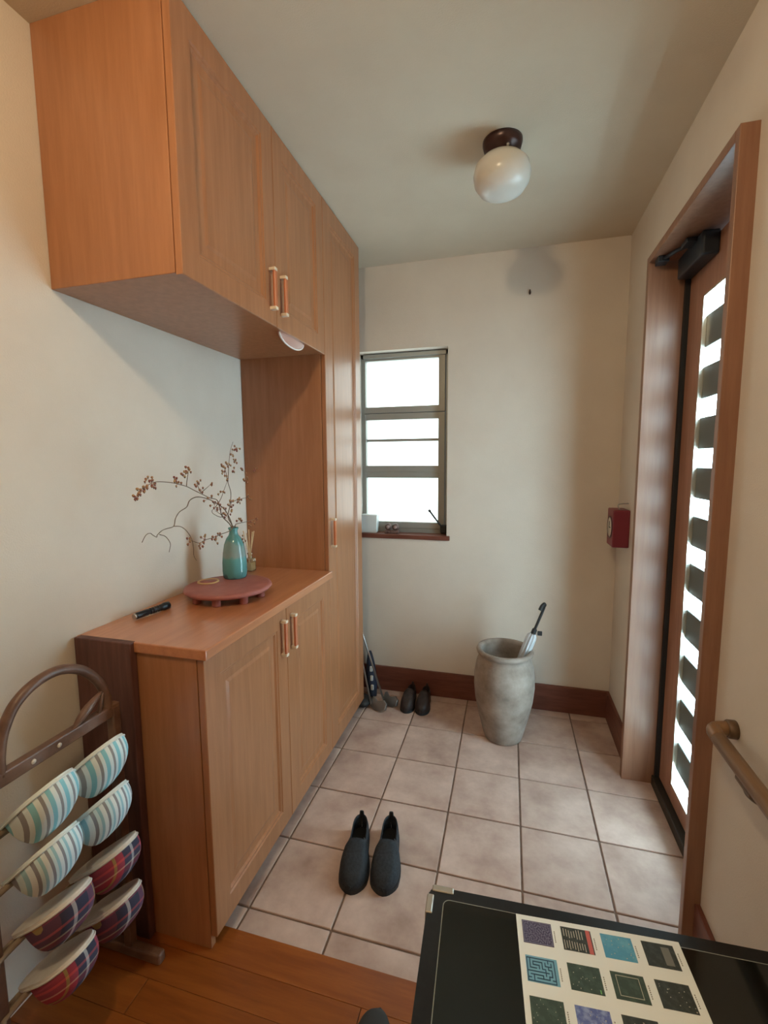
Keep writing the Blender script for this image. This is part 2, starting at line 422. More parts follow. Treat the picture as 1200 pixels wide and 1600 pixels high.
# teal vase
m, nt, bs = nm('teal_glaze')
tc = N(nt, 'ShaderNodeTexCoord'); sx = N(nt, 'ShaderNodeSeparateXYZ'); nt.links.new(tc.outputs['Object'], sx.inputs[0])
no = N(nt, 'ShaderNodeTexNoise'); no.inputs['Scale'].default_value = 18; no.inputs['Detail'].default_value = 4; nt.links.new(tc.outputs['Object'], no.inputs['Vector'])
ma = N(nt, 'ShaderNodeMath', operation='MULTIPLY_ADD'); ma.inputs[1].default_value = 0.09; nt.links.new(no.outputs['Fac'], ma.inputs[0]); nt.links.new(sx.outputs['Z'], ma.inputs[2])
rp = N(nt, 'ShaderNodeValToRGB'); cr = rp.color_ramp
cr.elements[0].position = 0.0; cr.elements[0].color = (*srgb(70, 96, 100), 1)
cr.elements[1].position = 1.0; cr.elements[1].color = (*srgb(86, 140, 140), 1)
for p_, c_ in ((0.055, srgb(72, 98, 102)), (0.062, srgb(84, 140, 142)), (0.12, srgb(92, 150, 150)), (0.135, srgb(132, 150, 148)), (0.185, srgb(120, 146, 144)), (0.20, srgb(84, 138, 138))):
    e = cr.elements.new(p_*4); e.color = (*c_, 1)
mu = N(nt, 'ShaderNodeMath', operation='MULTIPLY'); mu.inputs[1].default_value = 4; nt.links.new(ma.outputs[0], mu.inputs[0])
nt.links.new(mu.outputs[0], rp.inputs['Fac']); nt.links.new(rp.outputs['Color'], bs.inputs['Base Color']); bs.inputs['Roughness'].default_value = 0.16
b = NB(); prof = [(0, 0), (0.043, 0), (0.047, 0.006), (0.049, 0.030), (0.0485, 0.065), (0.045, 0.105), (0.039, 0.140), (0.030, 0.163), (0.0195, 0.178), (0.0165, 0.188), (0.0165, 0.198), (0.021, 0.206), (0.0195, 0.209), (0.014, 0.204), (0.013, 0.19), (0.02, 0.16), (0.036, 0.10), (0.036, 0.02), (0, 0.015)]
bm_lathe(b, prof, n=40)
tag(obj('flower_vase', b, m, None, (-0.565, -0.80, STOP-0.001)), 'teal glazed ceramic bottle vase with a narrow neck on the flower stand', 'vase')
BR={
'b1':[(-0.83,1.247),(-0.847,1.292),(-0.861,1.324),(-0.875,1.361),(-0.919,1.374),(-0.963,1.392),(-1.006,1.409),(-1.046,1.425),(-1.085,1.434),(-1.117,1.441),(-1.159,1.446),(-1.199,1.448),(-1.227,1.443),(-1.254,1.433),(-1.276,1.422),(-1.288,1.405)],
'b1a':[(-1.046,1.425),(-1.041,1.448),(-1.032,1.475),(-1.034,1.488)],
'b1b':[(-0.967,1.397),(-0.983,1.422),(-0.986,1.436)],
'b1c':[(-0.959,1.401),(-0.931,1.414),(-0.906,1.427)],
'b2':[(-0.83,1.247),(-0.862,1.319),(-0.905,1.348),(-0.942,1.366),(-0.986,1.38),(-1.029,1.386),(-1.067,1.377),(-1.085,1.356),(-1.125,1.343),(-1.148,1.323),(-1.159,1.299),(-1.194,1.296),(-1.217,1.293),(-1.24,1.282),(-1.243,1.276),(-1.259,1.285),(-1.271,1.293),(-1.289,1.289),(-1.306,1.27)],
'b2a':[(-1.159,1.299),(-1.122,1.292),(-1.092,1.272),(-1.068,1.241),(-1.06,1.207),(-1.06,1.179),(-1.047,1.158)],
'b2b':[(-1.229,1.282),(-1.202,1.271),(-1.181,1.244),(-1.19,1.217)],
'b2c':[(-0.883,1.311),(-0.888,1.297),(-0.916,1.305),(-0.942,1.32),(-0.937,1.332),(-0.898,1.33)],
'b3':[(-0.824,1.242),(-0.88,1.242),(-0.929,1.237),(-0.976,1.232),(-1.027,1.231),(-1.062,1.226),(-1.107,1.243)],
'b4':[(-0.802,1.243),(-0.78,1.284),(-0.763,1.33),(-0.754,1.382),(-0.77,1.426),(-0.78,1.468),(-0.787,1.494)],
'b4a':[(-0.77,1.426),(-0.761,1.489),(-0.747,1.552),(-0.725,1.594)],
'b4b':[(-0.857,1.329),(-0.82,1.361),(-0.794,1.401),(-0.774,1.431)],
'b4c':[(-0.792,1.28),(-0.857,1.318)],
'b4d':[(-0.762,1.34),(-0.709,1.349),(-0.627,1.354)],
'b5':[(-0.797,1.242),(-0.773,1.256),(-0.716,1.256),(-0.633,1.26)],
}
BK={
'b1':[(-1.287,1.407),(-1.279,1.415),(-1.263,1.423),(-1.246,1.434),(-1.221,1.445),(-1.202,1.438),(-1.241,1.46),(-1.104,1.446),(-1.091,1.441),(-1.056,1.475),(-1.05,1.466),(-1.034,1.488),(-0.982,1.433),(-0.906,1.427),(-0.966,1.404)],
'b2':[(-0.949,1.377),(-0.924,1.35),(-0.889,1.334),(-0.866,1.312)],
'b3':[(-1.107,1.243),(-1.055,1.225),(-1.027,1.229),(-0.973,1.222),(-0.941,1.237)],
'b4':[(-0.738,1.544),(-0.768,1.507),(-0.796,1.497),(-0.794,1.471),(-0.778,1.434),(-0.813,1.389),(-0.757,1.345),(-0.754,1.332),(-0.709,1.349),(-0.694,1.345),(-0.627,1.351),(-0.711,1.515),(-0.729,1.475),(-0.756,1.302),(-0.703,1.571),(-0.66,1.473),(-0.653,1.426),(-0.569,1.477)],
'b5':[(-0.758,1.27),(-0.644,1.261),(-0.692,1.245),(-0.736,1.185)],
}
M_twig = mottled('twig_bark', srgb(96, 78, 62), srgb(126, 104, 84), 60, 0.8)
M_berry = mottled('dried_berry', srgb(128, 62, 56), srgb(176, 138, 92), 70, 0.55, lo=0.4, hi=0.6)
M_berry2 = plain('berry_tip', srgb(58, 44, 40), 0.6)
BX = -0.565
def bend(yy): return 0.007*math.sin(9*yy+1.0)
def branch(label, keys, bk, dx, neck, seed):
    """dx: the branch's own depth beside its neighbours; neck: where its stem passes the vase mouth"""
    rnd = random.Random(seed)
    foot = (-0.565+neck[0]*2.2, -0.80+neck[1]*2.2, 1.085)
    t = thing('berry_branch', label, 'branch', foot, 'dried branches in the teal vase')
    for n_, k in enumerate(keys):
        P = [(BX+dx+bend(yy), yy, zz) for yy, zz in BR[k]]
        if n_ == 0: P = [foot, (-0.565+neck[0], -0.80+neck[1], 1.205), (-0.565+neck[0]*1.15, -0.80+neck[1]*1.15, 1.250)] + [p for p in P[1:] if p[2] > 1.2]
        bb = NB(); r0 = 0.0022 if n_ == 0 else 0.0016
        bm_tube(bb, P, lambda q, r0=r0: r0*(1-0.55*q), 6, True, 4)
        o = obj('stem' if n_ == 0 else 'twig', bb, M_twig, t); o.location = -t.location
    if bk:
        bb = NB()
        for (yy, zz) in bk:
            bx = BX+dx+bend(yy)
            for k in range(rnd.randint(4, 6)):
                c = (bx+max(-0.007, min(0.007, rnd.gauss(0, 0.004))), yy+rnd.gauss(0, 0.008), zz+rnd.gauss(0, 0.008))
                bm_ball(bb, c, rnd.uniform(0.0032, 0.0046), u=8, v=6, mi=0)
                bm_ball(bb, (c[0]+0.001, c[1]-0.001, c[2]-0.004), 0.002, u=6, v=4, mi=1)
                bm_tube(bb, [c, (bx, yy, zz)], 0.0007, 4, False, mi=0)
        o = obj('berries', bb, [M_berry, M_berry2], t); o.location = -t.location; o['kind'] = 'stuff'
    return t
branch('long arching dried branch with a drooping tip of reddish berries', ['b1', 'b1a', 'b1b', 'b1c'], BK['b1'], -0.012, (-0.005, -0.006), 1)
branch('bare curled vine twig twisting low beside the wall', ['b2', 'b2a', 'b2b', 'b2c'], BK['b2'], 0.014, (0.003, -0.008), 2)
branch('short dried berry sprig leaning sideways just above the vase', ['b3'], BK['b3'], 0.040, (0.0085, -0.002), 3)
branch('tall upright dried branch with sparse dark berries', ['b4', 'b4a', 'b4b', 'b4c', 'b4d'], BK['b4'], -0.038, (-0.007, 0.004), 4)
branch('short dried berry sprig reaching over the reed diffuser', ['b5'], BK['b5'], 0.004, (0.004, 0.0075), 5)

# reed diffuser
rd = thing('reed_diffuser', 'small clear glass reed diffuser with pale sticks behind the teal vase', 'diffuser', (-0.68, -0.50, WTOP))
M_glass = plain('clear_glass', (0.95, 0.97, 0.95), 0.03, trans=1.0)
M_oil = plain('diffuser_oil', srgb(232, 214, 170), 0.1)
b = NB(); bm_box(b, -0.021, 0.021, -0.021, 0.021, 0, 0.062, 0.005, 3); bm_lathe(b, [(0.010, 0.060), (0.010, 0.080), (0.013, 0.083), (0.013, 0.088), (0.008, 0.088)], n=16, cap=False)
obj('bottle', b, M_glass, rd)
b = NB(); bm_box(b, -0.0175, 0.0175, -0.0175, 0.0175, 0.004, 0.042, 0.003); obj('oil', b, M_oil, rd)
M_reed = plain('reed', srgb(214, 186, 146), 0.7)
for k, (dx, dy) in enumerate(((0.012, -0.02), (-0.012, -0.03), (0.02, 0.012), (0.0, 0.03), (-0.02, 0.01))):
    b = NB(); bm_tube(b, [(-dx*0.4, -dy*0.4, 0.012), (dx, dy, 0.205-0.006*k)], 0.0021, 6, False); obj('reed', b, M_reed, rd)

# torch
fl = thing('flashlight', 'small black metal torch lying on the worktop', 'flashlight', (-0.665, -1.152, WTOP+0.0135), rot=(0, 0, -0.16))
MX = Matrix.Rotation(math.radians(-90), 4, 'X')
M_torch = plain('black_anodised', srgb(40, 42, 46), 0.35, 0.5)
b = NB(); bm_lathe(b, [(0.0105, -0.066), (0.0112, -0.062), (0.0112, -0.02), (0.0095, -0.018), (0.0095, 0.028), (0.0112, 0.030), (0.0112, 0.038), (0.0135, 0.046), (0.0135, 0.066), (0.0115, 0.068)], n=24, M=MX)
obj('barrel', b, M_torch, fl)
b = NB(); bm_lathe(b, [(0.0085, -0.072), (0.0105, -0.0655)], n=20, M=MX); obj('tail_cap', b, M_steel, fl)
for zz in (-0.01, 0.0, 0.01, 0.02):
    b = NB(); bm_lathe(b, [(0.0094, zz), (0.0110, zz+0.001), (0.0110, zz+0.004), (0.0094, zz+0.005)], n=20, M=MX); obj('grip_ring', b, M_torch, fl)

# white half-round piece under the wall cabinet
lc = thing('light_cover', 'pinkish half-round cover with a white rim hanging under the wall cupboard doors', 'light cover', (-0.328, -0.705, 1.9965))
b = NB(); bm_ball(b, (0, 0, 0), 1, (0.018, 0.105, 0.036), 28, 16)
bmesh.ops.bisect_plane(b, geom=b.verts[:]+b.edges[:]+b.faces[:], plane_co=(0, 0, 0.0), plane_no=(0, 0, 1), clear_outer=True)
o = obj('shell', b, plain('pink_plastic', srgb(196, 152, 138), 0.4), lc)
sm = o.modifiers.new('s', 'SOLIDIFY'); sm.thickness = 0.003
b = NB(); bm_tube(b, [(0.004, 0.104*math.cos(math.pi*k/16), -0.037*math.sin(math.pi*k/16)) for k in range(17)], 0.0032, 8, False)
obj('rim', b, plain('white_rim', srgb(240, 232, 226), 0.4), lc)

# ------------------------------------------------------------------ window sill things
cup = thing('planter_box', 'small white plastic box on the window sill beside the tall cupboard', 'box', (-0.355, 0.418, 1.0455))
b = NB(); bm_lathe(b, [(0.052, 0), (0.056, 0.003), (0.062, 0.112), (0.064, 0.116), (0.060, 0.116), (0.055, 0.02), (0, 0.016)], n=4, M=Matrix.Diagonal((1.3, 0.75, 1, 1)) @ Matrix.Rotation(math.pi/4, 4, 'Z'))
for f in b.faces: f.smooth = False
obj('body', b, plain('white_pot', srgb(214, 222, 222), 0.45), cup)
b = NB(); bm_box(b, -0.0596, 0.0596, -0.0344, 0.0344, 0.110, 0.117, 0.002); bm_box(b, -0.05, 0.05, -0.027, 0.027, 0.1172, 0.119); obj('lid', b, plain('white_lid', srgb(222, 228, 228), 0.45), cup)
fg = thing('sill_ornament', 'small dark brown two-lobed ornament in the middle of the window sill', 'ornament', (-0.20, 0.405, 1.0455))
M_orn = mottled('ornament_brown', srgb(70, 50, 46), srgb(128, 104, 98), 50, 0.5)
b = NB(); bm_box(b, -0.048, 0.048, -0.016, 0.016, 0, 0.022, 0.006, 3); obj('base', b, M_orn, fg)
for s in (-1, 1):
    b = NB(); bm_ball(b, (0, 0, 0), 0.023, (1, 0.8, 1.0), 16, 12); obj('lobe', b, M_orn, fg, (s*0.024, 0, 0.042))
    b = NB(); bm_lathe(b, [(0.011, -0.002), (0.011, 0.003), (0, 0.004)], n=16, M=Matrix.Rotation(math.pi/2, 4, 'X')); obj('disc', b, plain('pale_disc', srgb(160, 140, 136), 0.4), fg, (s*0.024, -0.018, 0.042))

# ------------------------------------------------------------------ floor jar and umbrella
M_jar = mottled('stoneware', srgb(116, 104, 95), srgb(170, 157, 147), 9, 0.8, bump=0.4, bscale=90, lo=0.3, hi=0.7, detail=8)
b = NB(); bm_lathe(b, [(0, 0), (0.094, 0), (0.100, 0.006), (0.112, 0.05), (0.133, 0.13), (0.152, 0.22), (0.160, 0.30), (0.159, 0.36), (0.150, 0.42), (0.139, 0.452), (0.134, 0.464), (0.137, 0.474), (0.147, 0.482), (0.150, 0.493), (0.145, 0.503), (0.134, 0.505), (0.124, 0.498), (0.121, 0.485), (0.126, 0.45), (0.145, 0.36), (0.146, 0.29), (0.125, 0.14), (0.10, 0.04), (0, 0.03)], n=56)
tag(obj('floor_jar', b, M_jar, None, (0.52, 0.03, 0)), 'tall grey stoneware jar used as umbrella stand on the tiles', 'jar')
um = thing('umbrella', 'folded clear plastic umbrella with a black crook handle standing in the jar', 'umbrella', (0.462, 0.03, 0.034))
ax = Vector((0.355, 0.0, 1.0)).normalized(); Q = Vector((0, 0, 1)).rotation_difference(ax).to_matrix().to_4x4()
m_clear, nt, bs = nm('clear_vinyl'); bs.inputs['Base Color'].default_value = (0.72, 0.76, 0.80, 1); bs.inputs['Alpha'].default_value = 0.62; bs.inputs['Roughness'].default_value = 0.25
b = NB(); n = 32; prev = None
for z, r in ((0.06, 0.006), (0.10, 0.012), (0.25, 0.018), (0.40, 0.020), (0.50, 0.021), (0.56, 0.022), (0.585, 0.020), (0.60, 0.011)):
    ring = []
    for k in range(n):
        a = 2*math.pi*k/n; rr = r*(1+0.28*math.sin(8*a+z*6)); ring.append(b.verts.new(Q @ Vector((rr*math.cos(a), rr*math.sin(a), z))))
    if prev:
        for k in range(n): f = b.faces.new((prev[k], prev[(k+1) % n], ring[(k+1) % n], ring[k])); f.smooth = True
    prev = ring
obj('canopy', b, m_clear, um)
b = NB(); bm_tube(b, [Q @ Vector((0, 0, 0.0)), Q @ Vector((0, 0, 0.63))], 0.005, 8, False); obj('shaft', b, M_steel, um)
b = NB(); bm_lathe(b, [(0.010, 0.592), (0.013, 0.597), (0.013, 0.622), (0.008, 0.628)], n=12, M=Q)
bm_box(b, 0.222, 0.246, -0.006, 0.004, 0.556, 0.580, 0.003); obj('runner', b, M_black, um)
hp = [(0, 0, 0.615), (0, 0, 0.68), (0, 0, 0.735), (-0.003, -0.006, 0.762), (-0.010, -0.022, 0.775), (-0.019, -0.042, 0.766), (-0.022, -0.052, 0.745)]
b = NB(); bm_tube(b, [Q @ Vector(p) for p in hp], lambda t: 0.0075+0.0025*(t > 0.5), 10); obj('crook_handle', b, M_black, um)

# ------------------------------------------------------------------ shoes
def interp(t, tab):
    for (a, va), (c, vc) in zip(tab[:-1], tab[1:]):
        if t <= c:
            s = (t-a)/(c-a); s = s*s*(3-2*s); return va+(vc-va)*s
    return tab[-1][1]
def shoe_parts(L, W, H, HB, open_to=0.5):
    wt = [(0, 0.62), (0.3, 0.70), (0.68, 1.0), (0.85, 0.95), (1, 0.80)]
    ht = [(0, HB/H), (0.12, HB/H*0.97), (0.30, 0.86), (0.50, 1.0), (0.72, 0.80), (0.9, 0.60), (1, 0.42)]
    T = [0, .01, .03, .06, .10, .15, .21, .28, .35, .42, .48, .54, .62, .70, .78, .85, .90, .94, .97, .99, 1.0]
    def end(t):
        if t < 0.14: return math.sqrt(max(0, 1-(1-t/0.14)**2))
        if t > 0.78: return math.sqrt(max(0, 1-((t-0.78)/0.22)**2.2))
        return 1.0
    def wid(t): return max(0.0012, 0.5*W*interp(t, wt)*end(t))
    def hei(t): return H*interp(t, ht)*(1.0 if t < 0.8 else max(0.35, end(t))**0.5)
    K = 18; up = NB(); rows = []
    for t in T:
        row = []
        for k in range(K+1):
            a = math.pi*k/K; c_, s_ = math.cos(a), math.sin(a)
            x = wid(t)*math.copysign(abs(c_)**0.55, c_)*(1-0.12*s_*(t < 0.5)); z = hei(t)*abs(s_)**0.75
            row.append(up.verts.new((x, -(t*L), 0.012+z)))
        rows.append(row)
    for i in range(len(T)-1):
        tm = (T[i]+T[i+1])/2
        gap = 0 if tm > open_to else (5 if tm < open_to-0.06 else 3)
        if tm < 0.02: gap = 3
        for k in range(K):
            if abs(k+0.5-K/2) < gap: continue
            f = up.faces.new((rows[i][k], rows[i][k+1], rows[i+1][k+1], rows[i+1][k])); f.smooth = True
    for v in [v for v in up.verts if not v.link_faces]: up.verts.remove(v)
    so = NB(); ol = [(wid(t)*1.03, -t*L) for t in T] + [(-wid(t)*1.03, -t*L) for t in reversed(T)]
    bm_prism(so, ol, 0, 0.016)
    ins = NB(); ol = [(wid(t)*0.9, -t*L) for t in T[1:-1]] + [(-wid(t)*0.9, -t*L) for t in reversed(T[1:-1])]
    bm_prism(ins, ol, 0.015, 0.019)
    return up, so, ins
def make_shoe(name, label, cat, group, L, W, H, HB, m_up, m_sole, m_in, loc, rz, open_to=0.5, tongue=True):
    t = thing(name, label, cat, loc, group, (0, 0, rz))
    up, so, ins = shoe_parts(L, W, H, HB, open_to)
    u = obj('upper', up, m_up, t); sm = u.modifiers.new('s', 'SOLIDIFY'); sm.thickness = 0.004; sm.offset = -1
    obj('sole', so, m_sole, t); obj('insole', ins, m_in, t)
    if tongue:
        b = NB(); bm_ball(b, (0, -L*(open_to+0.02), H*0.80), 1, (W*0.20, L*0.10, 0.010), 14, 8, M=Matrix.Rotation(-0.35, 3, 'X')); obj('tongue', b, m_up, t)
    return t
M_shoe = mottled('black_knit', srgb(30, 33, 38), srgb(44, 49, 56), 120, 0.75, bump=0.3, bscale=300)
M_shoe_sole = plain('black_sole', srgb(26, 28, 31), 0.6); M_in = plain('dark_insole', srgb(16, 16, 18), 0.9)
make_shoe('slip_on_shoe', 'black slip-on shoe on the tiles, closer to the cupboards', 'shoe', 'pair of black shoes on the tiles', 0.285, 0.108, 0.078, 0.088, M_shoe, M_shoe_sole, M_in, (-0.028, -0.79, 0.0), 0.17)
make_shoe('slip_on_shoe', 'black slip-on shoe on the tiles, closer to the front door', 'shoe', 'pair of black shoes on the tiles', 0.285, 0.108, 0.078, 0.088, M_shoe, M_shoe_sole, M_in, (0.090, -0.765, 0.0), 0.14)
M_bshoe = mottled('dark_brown_leather', srgb(38, 29, 28), srgb(54, 42, 40), 40, 0.5)
for k, (x, wh) in enumerate(((-0.048, 'next to the golf clubs'), (0.045, 'on the side of the stoneware jar'))):
    s = make_shoe('leather_shoe', 'small dark brown leather shoe by the skirting board, ' + wh, 'shoe', 'pair of dark brown shoes by the skirting board', 0.225, 0.086, 0.088, 0.092, M_bshoe, M_shoe_sole, M_in, (x, 0.335, 0.0), 0.0, 0.42)
    for q in range(3):
        b = NB(); yy = -0.115-0.016*q; hh = 0.098-0.009*q
        bm_tube(b, [(-0.020, yy+0.006, hh-0.012), (0, yy, hh), (0.020, yy-0.006, hh-0.012)], 0.0025, 6); obj('lace', b, M_black, s)
make_shoe('house_shoe', 'dark grey rounded house shoe on the wooden hall floor by the game table', 'shoe', None, 0.27, 0.09, 0.062, 0.05, plain('charcoal_felt', srgb(48, 46, 44), 0.9), M_shoe_sole, M_in, (0.205, -1.665, ZH), math.pi-0.06, 0.42, False)

# ------------------------------------------------------------------ golf clubs in the corner behind the tall cupboard
def golf_club(label, foot, top, head_mat, kind, rz, cover=False):
    t = thing('golf_club', label, 'golf club', foot, 'golf clubs in the corner')
    f = Vector((0, 0, 0)); d = Vector(top)-Vector(foot)
    b = NB(); bm_tube(b, [Vector((0, 0, 0.03)), d], 0.0068, 8, False); obj('shaft', b, M_steel if kind == 'iron' else M_club_brown, t)
    b = NB(); bm_tube(b, [d*0.70, d], lambda q: 0.009+0.003*q, 10, False); obj('grip', b, M_black, t)
    b = NB()
    if kind == 'iron':
        ol = [(-0.006, 0.012), (0.02, 0.0), (0.06, 0.002), (0.082, 0.016), (0.080, 0.042), (0.06, 0.052), (0.02, 0.036), (0.0, 0.055), (-0.008, 0.05)]
        bm_prism(b, [(x_*1.25, y_*1.35) for x_, y_ in ol], -0.010, 0.010, bev=0.004)
        bmesh.ops.rotate(b, verts=b.verts, matrix=Matrix.Rotation(math.radians(62), 3, 'X'))
    else:
        bm_ball(b, (0.045, 0, 0.032), 1, (0.066, 0.052, 0.032), 20, 12)
    bmesh.ops.rotate(b, verts=b.verts, matrix=Matrix.Rotation(rz, 3, 'Z'))
    obj('head', b, head_mat, t)
    return t
M_club_brown = mottled('brown_shaft', srgb(84, 66, 52), srgb(104, 84, 66), 20, 0.4)
M_head = plain('satin_steel', srgb(150, 150, 148), 0.35, 0.9)
golf_club('golf iron with a brown shaft leaning in the corner behind the tall cupboard', (-0.205, 0.185, 0.002), (-0.55, 0.352, 0.86), M_head, 'iron', -0.5).children[0].data.materials[0] = M_club_brown
golf_club('golf iron with a silver shaft leaning closest to the tall cupboard', (-0.262, 0.108, 0.002), (-0.53, 0.335, 0.90), M_head, 'iron', -0.35)
golf_club('golf wood with a black head standing against the cupboard end', (-0.345, 0.175, 0.002), (-0.60, 0.345, 0.95), M_black, 'wood', -1.1)
cov = thing('club_cover', 'navy and white cloth head cover standing among the golf clubs', 'cover', (-0.300, 0.262, 0.0))
M_navy = mottled('navy_cloth', srgb(34, 40, 56), srgb(46, 54, 74), 40, 0.8)
b = NB(); bm_tube(b, [(0.0, 0.0, 0.001), (-0.010, 0.022, 0.09), (-0.024, 0.048, 0.18), (-0.038, 0.074, 0.27)], lambda q: 0.034*math.sin(math.pi*min(1, q*0.72+0.24))**0.6, 16); obj('sleeve', b, M_navy, cov)
M_white = plain('white_cloth', srgb(206, 206, 204), 0.7)
for k in range(3):
    b = NB(); z = 0.05+0.055*k; cy_ = 0.022*z/0.09-0.033; cx_ = 0.012-0.012*z/0.09
    bm_box(b, cx_-0.009, cx_+0.009, cy_-0.004, cy_+0.010, z, z+0.034, 0.004); obj('patch', b, M_white, cov)

# ------------------------------------------------------------------ wall things
tb = thing('wall_timer', 'dark red box clock with a pale round dial on the wall beside the door', 'clock', (1.0735, 0.17, 1.16))
M_red = plain('dark_red_enamel', srgb(122, 40, 54), 0.4)
b = NB(); bm_box(b, -0.038, 0.041, -0.070, 0.066, -0.098, 0.095, 0.006, 3); obj('case', b, M_red, tb)
RXm = Matrix.Rotation(math.radians(-90), 4, 'Y')
b = NB(); bm_lathe(b, [(0.058, 0), (0.058, 0.004), (0.052, 0.005), (0.052, 0.002), (0, 0.002)], n=32, M=RXm); obj('bezel', b, plain('bezel_dark', srgb(70, 34, 40), 0.4), tb, (-0.037, -0.004, 0.0))
b = NB(); bm_lathe(b, [(0.051, 0.0), (0.051, 0.0035), (0, 0.0035)], n=32, M=RXm); dl = obj('dial', b, plain('dial_cream', srgb(206, 196, 182), 0.4), tb, (-0.037, -0.004, 0.0))
b = NB(); bm_box(b, -0.0055, -0.0035, -0.002, 0.002, -0.004, 0.030); bm_box(b, -0.0055, -0.0035, -0.024, 0.004, -0.002, 0.002); obj('hands', b, M_black, dl)
b = NB(); bm_lathe(b, [(0.006, 0), (0.006, 0.012), (0.010, 0.014), (0.010, 0.022), (0, 0.024)], n=16, M=Matrix.Rotation(math.radians(-90), 4, 'X')); obj('knob', b, M_red, tb, (-0.02, 0.066, -0.002))
b = NB(); bm_tube(b, [(0.041, -0.02, 0.125), (0.0, -0.02, 0.122), (-0.008, -0.02, 0.112), (0.0, -0.02, 0.094)], 0.003, 6); obj('hanging_hook', b, M_steel, tb)

b = NB(); bm_tube(b, [(0, 0, 0), (0, -0.012, 0), (0, -0.016, 0.008)], 0.003, 8); bm_ball(b, (0, -0.004, -0.004), 0.009, (0.7, 0.5, 1.4))
tag(obj('wall_hook', b, plain('hook_dark', srgb(58, 44, 36), 0.5), None, (0.610, YB, 2.445)), 'tiny dark hook high on the bare back wall', 'hook')

hr = thing('handrail', 'round brown wooden grab rail on the cream wall beside the door', 'handrail', (1.054, -1.6, 0.80))
M_rail = mottled('rail_wood', srgb(126, 94, 66), srgb(146, 112, 80), 6, 0.35, stretch=(8, 0.8, 8))
b = NB(); bm_tube(b, [(0.0, 0.45, 0), (0.0, 0.0, 0), (0, -0.6, 0), (0, -1.2, 0)], 0.0185, 16, False); obj('bar', b, M_rail, hr)
b = NB(); bm_tube(b, [(0.055, 0.508, 0.0), (0.035, 0.508, 0), (0.012, 0.500, 0), (0.002, 0.482, 0), (0.0, 0.448, 0)], 0.0185, 16); obj('elbow', b, M_rail, hr)
M_brk = plain('bracket_brown', srgb(112, 88, 66), 0.4, 0.2)
RXp = Matrix.Rotation(math.radians(-90), 4, 'Y')
b = NB(); bm_lathe(b, [(0.024, 0), (0.024, 0.018), (0.021, 0.022)], n=24, M=RXp); obj('end_cap', b, M_brk, hr, (0.060, 0.508, 0))
for yy in (0.30, -0.55):
    b = NB(); bm_tube(b, [(0.058, yy, -0.055), (0.03, yy, -0.052), (0.006, yy, -0.035), (0, yy, -0.015)], 0.011, 10)
    bm_lathe(b, [(0.028, 0), (0.028, 0.006), (0.024, 0.010)], c=(0.060, yy, -0.055), n=24, M=RXp)
    bm_box(b, -0.012, 0.012, yy-0.035, yy+0.035, -0.026, -0.016, 0.003); obj('bracket', b, M_brk, hr)

# ceiling lamps
cl = thing('ceiling_lamp', 'white opal glass globe on a dark brown base on the entrance ceiling', 'lamp', (0.47, -0.545, ZC))
b = NB(); bm_lathe(b, [(0.072, 0.0), (0.072, -0.010), (0.066, -0.030), (0.050, -0.036), (0.046, -0.052), (0.040, -0.052)], n=40); obj('base', b, plain('bronze_base', srgb(66, 44, 42), 0.3, 0.4), cl)
b = NB(); bm_lathe(b, [(0.043, -0.050), (0.050, -0.052), (0.075, -0.062), (0.097, -0.085), (0.1045, -0.115), (0.099, -0.145), (0.080, -0.172), (0.05, -0.188), (0, -0.193)], n=48, cap=False); obj('globe', b, plain('opal_glass', srgb(212, 208, 200), 0.25, spec=0.5), cl)
for k in range(3):
    a = 2*math.pi*k/3-1.2; b = NB(); bm_ball(b, (0.056*math.cos(a), 0.056*math.sin(a), -0.044), 0.006); obj('screw', b, M_steel, cl)
hl = thing('hall_lamp_offscreen', 'small lit round ceiling lamp over the hall behind the game table', 'lamp', (0.15, -2.40, ZC))
b = NB(); bm_lathe(b, [(0.085, 0.0), (0.085, -0.012), (0.06, -0.02)], n=32); obj('base', b, plain('white_base', srgb(220, 214, 204), 0.4), hl)
b = NB(); bm_ball(b, (0, 0, -0.055), 0.05, u=24, v=16)
obj('bulb', b, plain('warm_bulb', (1, 0.9, 0.75), 0.4, emit=(1.0, 0.79, 0.50), estr=HALL_LAMP/0.0987), hl)

# ------------------------------------------------------------------ slipper rack, slippers and board
M_board = mottled('dark_board', srgb(80, 50, 46), srgb(104, 68, 60), 5, 0.55, stretch=(8, 8, 0.7), bump=0.1, bscale=40)
b = NB(); bm_box(b, 0, 0.205, 0, 0.026, 0, 0.966, 0.003)
bd = tag(obj('wooden_board', b, M_board, None, (XL+0.008, -1.392, ZH)), 'tall dark brown plank standing against the end of the low cupboard', 'board')
M_rack = mottled('rack_wood', srgb(92, 66, 54), srgb(118, 88, 72), 6, 0.4, stretch=(3, 3, 3))
M_tube = plain('rack_tube', srgb(150, 132, 112), 0.25, 0.1)
rk = thing('slipper_rack', 'brown bentwood slipper rack with an arched handle beside the low cupboard', 'rack', (-0.56, -1.60, ZH))
RY0, RY1 = -1.790+1.60, -1.436+1.60
for yy in (RY0, RY1):
    b = NB(); bm_box(b, -0.135, 0.115, yy-0.014, yy+0.014, 0, 0.035, 0.008, 3); obj('foot', b, M_rack, rk)
    b = NB(); bm_box(b, -0.013, 0.013, yy-0.013, yy+0.013, 0.03, 0.800, 0.004, 2); obj('post', b, M_rack, rk)
b = NB(); bm_box(b, -0.012, 0.012, RY0-0.02, RY1+0.014, 0.772, 0.806, 0.004); obj('crossbar', b, M_rack, rk)
